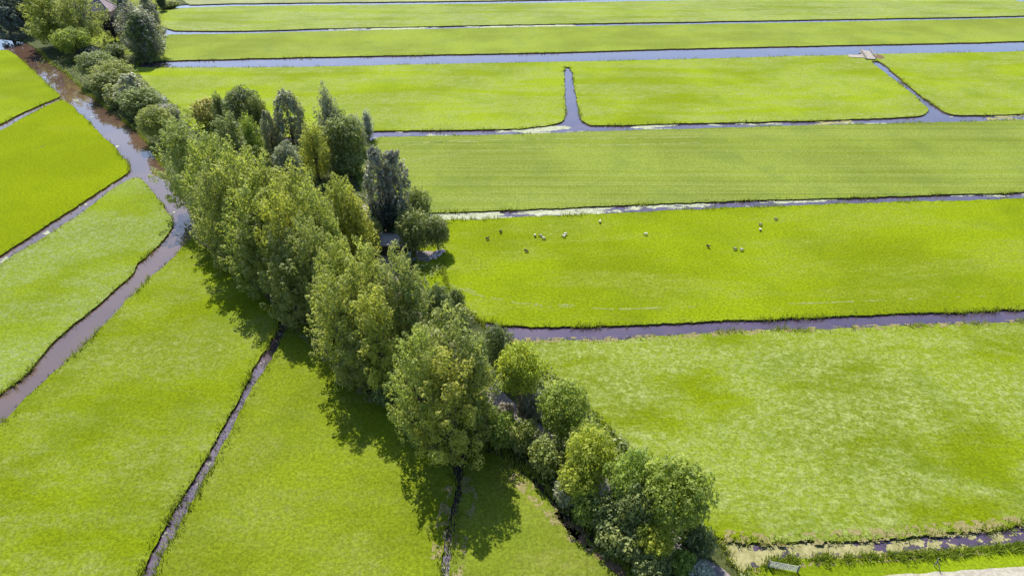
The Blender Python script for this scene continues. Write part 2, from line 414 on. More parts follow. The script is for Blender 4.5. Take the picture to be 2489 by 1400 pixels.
ragged('duckweed', [(330,1400),(680,790),(700,800),(390,1400)], M_WEEDP, Zw, 0.14, 0.36, 0.6, 13)
ragged('duckweed', [(0,622),(300,425),(325,432),(0,645)], M_WEEDP, Zw + 0.004, 0.25, 0.36, 0.3, 14)
ragged('duckweed', [(170,235),(300,378),(330,425),(430,540),(420,590),(445,560),(420,500),(340,410),(190,240)], M_WEEDP, Zw + 0.004, 0.25, 0.38, 0.35, 15)
# bare and dry strips
ZT = 0.045
def strip(name, line, w, mat, z, **kw):
    pts = [at(*p) for p in line]; L = []; Rr = []
    for i, p in enumerate(pts):
        d = (pts[min(i + 1, len(pts) - 1)] - pts[max(0, i - 1)]).normalized(); nn = Vector((d.y, -d.x, 0))
        ww = w[i] if isinstance(w, (list, tuple)) else w
        L.append(p + nn * ww / 2); Rr.append(p - nn * ww / 2)
    P = L + Rr[::-1]
    class Q: pass
    global at
    old = at
    at = lambda a, b, z=0: P[int(a)]
    try: return ragged(name, [(i, 0) for i in range(len(P))], mat, z, **kw)
    finally: at = old
strip('bare_soil', [(486,574),(520,604),(560,632),(600,668),(648,712),(668,740)], [2.4,1.8,1.5,1.3,1.2,.8], M_RUST, ZT, step=.22, thr=-.12, nsc=.5, seed=21)
strip('dry_grass', [(716,800),(765,830),(830,900),(870,942),(905,975)], [1.2,2.2,2.4,2.0,1.2], M_DRY, ZT, step=.12, thr=0.04, nsc=.9, seed=22)
strip('dry_grass', [(1092,1180),(1082,1240),(1070,1300),(1058,1360)], [1.0,1.5,1.5,1.0], M_DRY, ZT, step=.1, thr=0.06, nsc=1.1, seed=23)
strip('dry_grass', [(1135,1150),(1140,1210),(1122,1300),(1112,1400)], [1.2,2.2,1.5,1.2], M_DRY, ZT, step=.1, thr=0.14, nsc=1.1, seed=24)
strip('dry_grass', [(1225,1135),(1270,1175),(1330,1235),(1380,1290),(1440,1340)], [1.2,2.0,1.8,2.0,1.2], M_DRY, ZT, step=.11, thr=0.06, nsc=.9, seed=25)
strip('bare_soil', [(1352,1244),(1392,1282),(1440,1325),(1490,1368),(1520,1398)], [.8,1.6,1.9,1.6,1.2], M_RUST, ZT, step=.15, thr=-.15, nsc=.5, seed=26)
strip('dry_grass', [(1240,828),(1500,824),(1800,808),(2100,796),(2489,783)], 1.3, M_DRY, ZT, step=.16, thr=0.10, nsc=.8, seed=27)
strip('dry_grass', [(1760,1300),(1850,1312),(1960,1310),(2100,1300),(2250,1290),(2489,1268)], 1.8, M_DRY, ZT, step=.12, thr=0.04, nsc=.9, seed=28)
strip('dry_grass', [(1830,1390),(1900,1368),(2100,1358),(2489,1330)], 1.2, M_DRY, 0.035, step=.12, thr=0.08, nsc=.9, seed=29)
strip('bare_soil', [(2122,136),(2150,142)], [6, 4], M_RUST, ZT, step=.5, thr=-.2, nsc=.2, seed=30)
strip('bare_soil', [(88,362),(105,356)], [0.9, 0.9], M_RUST, ZT, step=.25, thr=-.1, nsc=.6, seed=31)
# wheel tracks in the mown field and pasture
for i, ln in enumerate([[(940,372),(1010,350),(1120,342),(1400,338),(1700,334)], [(1000,392),(1040,384),(1120,374),(1260,360),(1700,348)], [(905,352),(1000,346),(1180,345)]]):
    strip('wheel_track', ln, .55, M_RUT, ZT, step=.35, thr=-.15, nsc=.3, seed=41 + i)
for i, ln in enumerate([[(1090,690),(1150,715),(1220,732),(1330,745),(1500,752),(2000,736),(2489,716)], [(1130,700),(1180,720),(1260,738),(1400,742)]]):
    strip('wheel_track', ln, .35, M_RUT, ZT, step=.25, thr=0.05, nsc=.3, seed=51 + i)

# path through the trees and the track bottom right
def road(name, line, w, mat, z, seed):
    pts = [at(*p) for p in line]
    fine = []
    for i in range(len(pts) - 1):
        k = max(1, int((pts[i + 1] - pts[i]).length / 1.0))
        for j in range(k): fine.append(pts[i].lerp(pts[i + 1], j / k))
    fine.append(pts[-1]); v = []; f = []
    for i, p in enumerate(fine):
        d = (fine[min(i + 2, len(fine) - 1)] - fine[max(0, i - 2)]).normalized(); nn = Vector((d.y, -d.x, 0))
        wl = w / 2 + noise.noise(p * 0.6 + Vector((0, 0, seed))) * 0.25; wr = w / 2 + noise.noise(p * 0.6 + Vector((9, 0, seed))) * 0.25
        v += [(*(p + nn * wl).xy, z), (*(p - nn * wr).xy, z)]
        if i: f.append((2 * i - 2, 2 * i - 1, 2 * i + 1, 2 * i))
    me = bpy.data.meshes.new(name); me.from_pydata(v, [], f)
    return setp(link_mesh(name, me, mat), kind='structure')
road('path', [(1960,1600),(1740,1402),(1690,1372),(1600,1290),(1480,1195),(1400,1132),(1310,1058),(1240,1000),(1185,945),(1100,862),(1010,770),(950,690),(930,620),(925,570),(880,500)], 2.9, M_PATH, 0.036, 1)
road('track', [(2000,1470),(2100,1424),(2200,1413),(2350,1404),(2489,1394),(4300,1300)], 1.8, M_TRACK, 0.032, 2)
road('yard', [(905,560),(935,590),(968,618),(1050,624)], 3.8, M_PATH, 0.040, 3)

# ------------------------------------------------------------------ grass tufts along the banks
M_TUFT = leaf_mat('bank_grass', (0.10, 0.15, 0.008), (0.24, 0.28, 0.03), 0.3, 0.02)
M_TUFTD = leaf_mat('bank_grass_shaded', (0.035, 0.055, 0.012), (0.10, 0.13, 0.02), 0.3, 0.02)  # darker copy of the bank grass, shade below the lip put into its colour
def tufts(name, points, hmin, hmax, mat, seed, blades=7, spread=0.22, wide=0.07):
    rng = np.random.default_rng(seed)
    n = len(points); C = np.repeat(np.array(points, 'f'), blades, axis=0); N = len(C)
    a = rng.uniform(0, 2 * np.pi, N); h = rng.uniform(hmin, hmax, N)
    base = C + np.stack([rng.normal(0, spread, N), rng.normal(0, spread, N), np.zeros(N)], 1)
    lean = np.stack([np.cos(a), np.sin(a)], 1) * (h * rng.uniform(.2, .9, N))[:, None]
    side = np.stack([-np.sin(a), np.cos(a)], 1) * wide
    V = np.zeros((N, 3, 3), 'f')
    V[:, 0, :2] = base[:, :2] + side; V[:, 1, :2] = base[:, :2] - side; V[:, 2, :2] = base[:, :2] + lean
    V[:, 0, 2] = V[:, 1, 2] = base[:, 2] - 0.03; V[:, 2, 2] = base[:, 2] + h
    tint = np.stack([rng.uniform(0, 1, N)] * 2 + [np.zeros(N)], 1); tint[:, 0] = np.repeat(np.clip(rng.normal(.5, .3, n), 0, 1), blades)
    me = np_mesh(name, V.reshape(-1, 3), 3, np.arange(3 * N), np.repeat(tint, 3, axis=0).astype('f'))
    return setp(link_mesh(name, me, mat), kind='stuff')
rnd = random.Random(4)
lit, drk = [], []  # tufts on the lip get the lit colour, those below it the shaded copy
for top, z, name, sd in OUTLINES:
    n = len(top)
    for i in range(n):
        p, q = top[i], top[(i + 1) % n]
        if p.y < 8 or p.y > 420 or (p.x ** 2 > (p.y + 60) ** 2): continue
        L = (q - p).length
        if L > 12: continue
        dist = p.length
        sp = max(.22, dist / 380)
        for j in range(max(1, int(L / sp))):
            if rnd.random() < .25: continue
            c = p.lerp(q, rnd.random()); dd = (q - p).normalized(); nn = Vector((dd.y, -dd.x))
            off = rnd.random() ** 1.5 * 1.0
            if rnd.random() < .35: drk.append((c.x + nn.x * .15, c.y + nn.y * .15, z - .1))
            else: lit.append((c.x - nn.x * (off - .15), c.y - nn.y * (off - .15), z))
reeds = []
for top, z, name, sd in OUTLINES:
    for i in range(len(top)):
        p = top[i]
        if p.y < 8 or p.y > 260 or p.x ** 2 > (p.y + 60) ** 2: continue
        dens_ = noise.noise(Vector((p.x * .12, p.y * .12, sd * 3.0))) + (.35 if name == 'woodland_ground' else -.12)
        if dens_ < 0: continue
        for j in range(2 if name == 'woodland_ground' else 1):
            reeds.append((p.x + rnd.uniform(-.35, .35), p.y + rnd.uniform(-.35, .35), z - .05))
sedge = []
for a_, b_ in zip([(1850,1366),(1900,1352),(2100,1349),(2300,1339)], [(1900,1352),(2100,1349),(2300,1339),(2600,1310)]):
    a_, b_ = at(*a_), at(*b_); 
    for i in range(int((b_ - a_).length * 16)):
        q = a_.lerp(b_, rnd.random()); n_ = noise.noise(q * .5)
        if n_ > -.15: sedge.append((q.x + rnd.gauss(0, .15), q.y - rnd.random() ** 1.5 * (1.0 + n_), .02))
tufts('sedge', sedge, .25, .6, M_TUFT, 6, 8, .2, .06)
tufts('reeds', reeds, .45, 1.0, M_TUFT, 5, 8, .22, .06)
tufts('bank_grass', lit, .12, .42, M_TUFT, 1, 6, .22, .06)
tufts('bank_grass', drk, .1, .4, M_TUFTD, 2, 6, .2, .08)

# ------------------------------------------------------------------ tree prototypes
def leaves_np(centres, dirs, size, rng, aspect=1.0, jitter=0.6):
    N = len(centres)
    nrm = dirs + rng.normal(0, jitter, (N, 3)); nrm[:, 2] += .45; nrm /= np.linalg.norm(nrm, axis=1)[:, None] + 1e-9
    r = rng.normal(0, 1, (N, 3)); tt = np.cross(nrm, r); tt /= np.linalg.norm(tt, axis=1)[:, None] + 1e-9
    bb = np.cross(nrm, tt)
    s = size * rng.uniform(.6, 1.35, N)[:, None]
    V = np.stack([centres + tt * s * aspect, centres + bb * s * .62, centres - tt * s * aspect, centres - bb * s * .62], 1)
    return V.reshape(-1, 3)
def clumps_to_mesh(name, cl, nleaf, size, rng, aspect=1.0, jitter=0.55, fill=None):
    """cl: list of (centre, axis, rad, length) ; leaves gathered near each clump's skin"""
    Cs, Ds, Ts = [], [], []
    for (c, ax, ra, ln, tn) in cl:
        k = max(6, int(nleaf * (ra * ra * ln) ** (2 / 3) ))
        u = rng.normal(0, 1, (k, 3)); u[:, 2] += .35; u /= np.linalg.norm(u, axis=1)[:, None]
        rr = rng.uniform(0, 1, k) ** 0.33
        rr = 0.62 + 0.43 * rr * rng.uniform(.75, 1.15, k)
        a = np.array(ax); a = a / (np.linalg.norm(a) + 1e-9)
        loc = u * (rr * ra)[:, None]
        al = loc @ a
        # stretch along axis, taper to a point at the end
        tpos = al / ra
        perp = loc - np.outer(al, a)
        perp *= (1 - 0.45 * np.clip(tpos, 0, 1))[:, None]
        loc = perp + np.outer(al * (ln / ra), a)
        Cs.append(loc + np.array(c)); Ds.append(u); 
        Ts.append(np.stack([np.clip(rng.normal(tn, .16, k), 0, 1), rng.uniform(0, 1, k), np.zeros(k)], 1))
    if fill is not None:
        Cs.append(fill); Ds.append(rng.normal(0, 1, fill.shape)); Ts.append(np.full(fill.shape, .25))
    C = np.concatenate(Cs); D = np.concatenate(Ds); T = np.concatenate(Ts)
    V = leaves_np(C, D, size, rng, aspect, jitter)
    return np_mesh(name, V, 4, np.arange(len(V)), np.repeat(T, 4, axis=0).astype('f'))

def trunk_mesh(name, h, r, limbs, rng, lean=0.0):
    bm = bmesh.new()
    top = Vector((rng.normal(0, .3), rng.normal(0, .3), h))
    pts = [Vector((0, 0, -0.3))]
    for i in range(1, 7):
        t_ = i / 6; pts.append(Vector((top.x * t_ + rng.normal(0, .08), top.y * t_ + rng.normal(0, .08), h * t_)))
    rads = [r * 1.35] + [r * (1 - .85 * i / 6) for i in range(1, 7)]
    tube(bm, pts, rads, 8)
    for (z0, end, rr) in limbs:
        s = Vector((top.x * z0 / h, top.y * z0 / h, z0)); e = Vector(end)
        m = s.lerp(e, .5) + Vector((0, 0, -(e - s).length * .08)) + Vector(rng.normal(0, .2, 3))
        tube(bm, [s, m, e], [rr, rr * .6, rr * .15], 5)
    me = bpy.data.meshes.new(name); bmesh.ops.recalc_face_normals(bm, faces=bm.faces[:]); bm.to_mesh(me); bm.free()
    for p in me.polygons: p.use_smooth = True
    return me

def proto_poplar(seed, H=24.0, Rw=6.0, low=0.06, nl=56):
    rng = np.random.default_rng(seed)
    cl = []; limbs = []
    nb = 10
    for b in range(nb):
        ang = b / nb * 2 * np.pi + rng.uniform(-.3, .3); centre = b == 0
        off = 0 if centre else Rw * rng.uniform(.42, .66)
        htop = H if centre else H * rng.uniform(.74, .95)
        hb = H * rng.uniform(low, low + .16)
        sub = Rw * rng.uniform(.40, .55)
        ex, ey = np.cos(ang) * off, np.sin(ang) * off
        limbs.append((H * rng.uniform(.15, .45), (ex * .8, ey * .8, hb + (htop - hb) * .75), .16))
        n = int(34 * (htop - hb) / H)
        for i in range(n):
            t_ = (i + rng.uniform(0, 1)) / n
            prof = np.sqrt(max(0.02, 1 - t_ ** 3)) * min(1, .45 + t_ * 1.6)
            a2 = rng.uniform(0, 2 * np.pi); rad = sub * prof * rng.uniform(.35, 1.1)
            flare = .65 + .55 * np.sin(np.pi * min(1, t_ + .15))
            c = (ex * flare + np.cos(a2) * rad, ey * flare + np.sin(a2) * rad, hb + (htop - hb) * t_ - .8)
            out = np.array([c[0], c[1], 0]); out = out / (np.linalg.norm(out) + .01)
            ax = out * rng.uniform(.25, .8) + np.array([0, 0, 1.0])
            ra = rng.uniform(.55, 1.0); cl.append((c, ax, ra, ra * rng.uniform(1.5, 2.2), np.clip(rng.normal(.5, .22), 0, 1)))
    me = clumps_to_mesh('crown', cl, nl, .205, rng, 1.0, .42)
    return me, trunk_mesh('trunk', H * .72, .42, limbs, rng), H, Rw * 2

def proto_dome(seed, H=11.0, Rw=5.5, low=.22, crad=(1.05, 2.0), nl=44, flat=.9, leaf=.22, pw=.30):
    rng = np.random.default_rng(seed)
    cl = []; limbs = []
    hb = H * low; hc = (H + hb) / 2; hz = (H - hb) / 2
    N = int(150 * (Rw / 5.5) ** 2 * (1.15 / np.mean(crad)) ** 2 * (0.6 + 0.4 * hz / Rw))
    lob = [(rng.uniform(0, 2 * np.pi), rng.uniform(-.3, .9), rng.uniform(.10, .2)) for _ in range(7)]
    for i in range(N):
        z = 1 - 2 * (i + .5) / N; a = i * 2.39996 + rng.uniform(-.2, .2)
        s = np.sqrt(max(0, 1 - z * z))
        if z < 0: s = s ** .5
        bump = 1 + sum(w * np.exp(-((np.angle(np.exp(1j * (a - la)))) ** 2 + (z - lz) ** 2) / .25) for la, lz, w in lob) - .12
        inner = rng.uniform(.55, .8) if rng.uniform() < .18 else rng.uniform(.76, 1.08)
        ra = rng.uniform(*crad)
        k = max(.1, 1 - ra * .6 / Rw)
        c = np.array([np.cos(a) * s * Rw * k * bump * inner, np.sin(a) * s * Rw * k * bump * inner, hc + z * hz * k * inner * (bump if z > 0 else 1)])
        ax = np.array([c[0], c[1], (c[2] - hc) + Rw * .5])
        cl.append((c, ax, ra, ra * flat, np.clip(rng.normal(.45, .30), 0, 1)))
        if rng.uniform() < .09: limbs.append((hb * rng.uniform(.6, 1.4), tuple(c * .85), .11))
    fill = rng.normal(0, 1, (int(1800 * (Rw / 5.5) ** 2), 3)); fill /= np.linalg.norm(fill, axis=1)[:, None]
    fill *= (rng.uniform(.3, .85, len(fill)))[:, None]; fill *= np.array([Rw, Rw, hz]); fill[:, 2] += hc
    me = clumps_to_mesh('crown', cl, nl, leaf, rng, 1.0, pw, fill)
    return me, trunk_mesh('trunk', H * .7, .3 * Rw / 5.5 + .05, limbs, rng), H, Rw * 2

def proto_willow(seed, H=15.0, Rw=6.0, low=.10, droop=1.0, nl=50, leaf=.26):
    rng = np.random.default_rng(seed)
    cl = []; limbs = []
    hb = H * low
    N = int(170 * (Rw / 6) * (H / 15))
    for i in range(N):
        t_ = rng.uniform(0, 1) ** .8; a = rng.uniform(0, 2 * np.pi)
        prof = np.sqrt(max(0.0, 1 - (max(0, t_ - .35) / .65) ** 2.2)) * (.8 + .25 * np.sin(3 * a + seed) * .6)
        rad = Rw * prof * rng.uniform(.35, .95) ** .6
        c = (np.cos(a) * rad, np.sin(a) * rad, hb + (H - hb) * t_ - .6)
        ax = (np.cos(a) * .35, np.sin(a) * .35, -1.0 * droop if rad > Rw * .3 else .7)
        ra = rng.uniform(.5, .95); cl.append((c, ax, ra, ra * rng.uniform(1.3, 2.1), np.clip(rng.normal(.5, .25), 0, 1)))
        if rng.uniform() < .06: limbs.append((H * rng.uniform(.1, .4), (c[0] * .8, c[1] * .8, c[2] * .85), .15))
    me = clumps_to_mesh('crown', cl, nl, leaf, rng, 1.35, .5)
    return me, trunk_mesh('trunk', H * .8, .45, limbs, rng), H, Rw * 2

def proto_cone(seed, H=10.0, Rw=2.6):
    rng = np.random.default_rng(seed); cl = []
    for i in range(150):
        t_ = (i + .5) / 150; a = i * 2.4; rad = Rw * (1 - t_) ** .8 * rng.uniform(.6, 1.0)
        cl.append(((np.cos(a) * rad, np.sin(a) * rad, .4 + (H - 1) * t_), (np.cos(a), np.sin(a), .2), .5, .8, np.clip(rng.normal(.4, .2), 0, 1)))
    return clumps_to_mesh('crown', cl, 36, .2, rng, 1.2, .6), trunk_mesh('trunk', H * .9, .25, [], rng), H, Rw * 2

PROTO = {
 'poplar': [proto_poplar(1), proto_poplar(2), proto_poplar(3), proto_poplar(4, low=.04), proto_poplar(5, Rw=5.2)],
 'column': [proto_poplar(11, 16, 3.2, .05, 40), proto_poplar(12, 16, 3.8, .05, 40)],
 'dome': [proto_dome(21), proto_dome(22), proto_dome(23, 12, 5.5, .16)],
 'ash': [proto_dome(31, 11, 5.0, .4, (.6, 1.0), 40, 1.2), proto_dome(32, 12, 5.0, .15, (.7, 1.2), 36, 1.3)],
 'bush': [proto_dome(41, 4.5, 2.8, .02, (.45, .8), 60, 1.1, .19), proto_dome(42, 4.5, 3.0, .02, (.45, .9), 60, 1.2, .19), proto_dome(43, 4.5, 2.6, .0, (.4, .7), 60, 1.4, .18)],
 'willow': [proto_willow(51), proto_willow(52), proto_willow(53, 20, 5.0, .05, -.8)],
 'cone': [proto_cone(61)],
}
LM = {
 'pop': leaf_mat('leaf_poplar', (0.135, 0.159, 0.030), (0.386, 0.416, 0.090), .48, .03),
 'popy': leaf_mat('leaf_poplar_yellow', (0.170, 0.191, 0.026), (0.452, 0.458, 0.081), .48, .03),
 'popd': leaf_mat('leaf_poplar_dull', (0.126, 0.154, 0.037), (0.330, 0.362, 0.094), .48, .04),
 'lime': leaf_mat('leaf_maple', (0.116, 0.168, 0.027), (0.339, 0.404, 0.073), .48, .03),
 'limey': leaf_mat('leaf_maple_bright', (0.170, 0.208, 0.019), (0.461, 0.484, 0.066), .48, .03),
 'oak': leaf_mat('leaf_oak', (0.064, 0.093, 0.030), (0.199, 0.233, 0.070), .32, .05),
 'oakb': leaf_mat('leaf_alder', (0.083, 0.116, 0.029), (0.263, 0.286, 0.071), .32, .05),
 'grey': leaf_mat('leaf_willow', (0.109, 0.125, 0.075), (0.365, 0.374, 0.217), .28, .08),
 'greyp': leaf_mat('leaf_silver', (0.104, 0.107, 0.082), (0.350, 0.343, 0.243), .28, .09),
 'silver': leaf_mat('leaf_pale_silver', (0.153, 0.175, 0.137), (0.414, 0.437, 0.345), .25, .10),
 'dark': leaf_mat('leaf_dark', (0.018, 0.033, 0.021), (0.063, 0.087, 0.048), .2, .05),
 'blue': leaf_mat('leaf_blue_green', (0.049, 0.073, 0.073), (0.156, 0.198, 0.174), .2, .05),
 'copper': leaf_mat('leaf_copper', (0.010, 0.009, 0.017), (0.025, 0.023, 0.039), .1, .03),
 'yellow': leaf_mat('leaf_golden', (0.25, 0.245, 0.07), (0.44, 0.42, 0.14), .42, .03),
 'pink': leaf_mat('leaf_flowering', (0.109, 0.093, 0.071), (0.391, 0.333, 0.276), .25, .05),
}
KIND = {'poplar': ('poplar_tree', 'tree'), 'column': ('column_tree', 'tree'), 'dome': ('round_tree', 'tree'), 'ash': ('leafy_tree', 'tree'),
        'bush': ('bush', 'bush'), 'willow': ('willow_tree', 'tree'), 'cone': ('conifer_tree', 'tree')}
trnd = random.Random(77)
WF = {'poplar': 1.30, 'column': 1.42, 'dome': 1.06, 'ash': 1.18, 'bush': 1.15, 'willow': 1.1, 'cone': 1.1}
def tree(typ, var, mat, tx, ty, h, wpx, label, group=None, rz=None, tilt=0):
    me, tr, H, Wd = PROTO[typ][var]
    p = at(tx, ty, h); sxy = wpx * WF[typ] * mperpx(p) / Wd
    n, c = KIND[typ]
    r = empty(n, (p.x, p.y, 0), rz if rz is not None else trnd.uniform(0, 6.28), label, c, group)
    r.scale = (sxy, sxy, h / H)
    for nm, m, mt in (('trunk', tr, M_BARK), ('crown', me, LM[mat])):
        if not m.materials: m.materials.append(mt)
        o = bpy.data.objects.new(nm, m); COL.objects.link(o); o.parent = r
        o.material_slots[0].link = 'OBJECT'; o.material_slots[0].material = mt
    return r

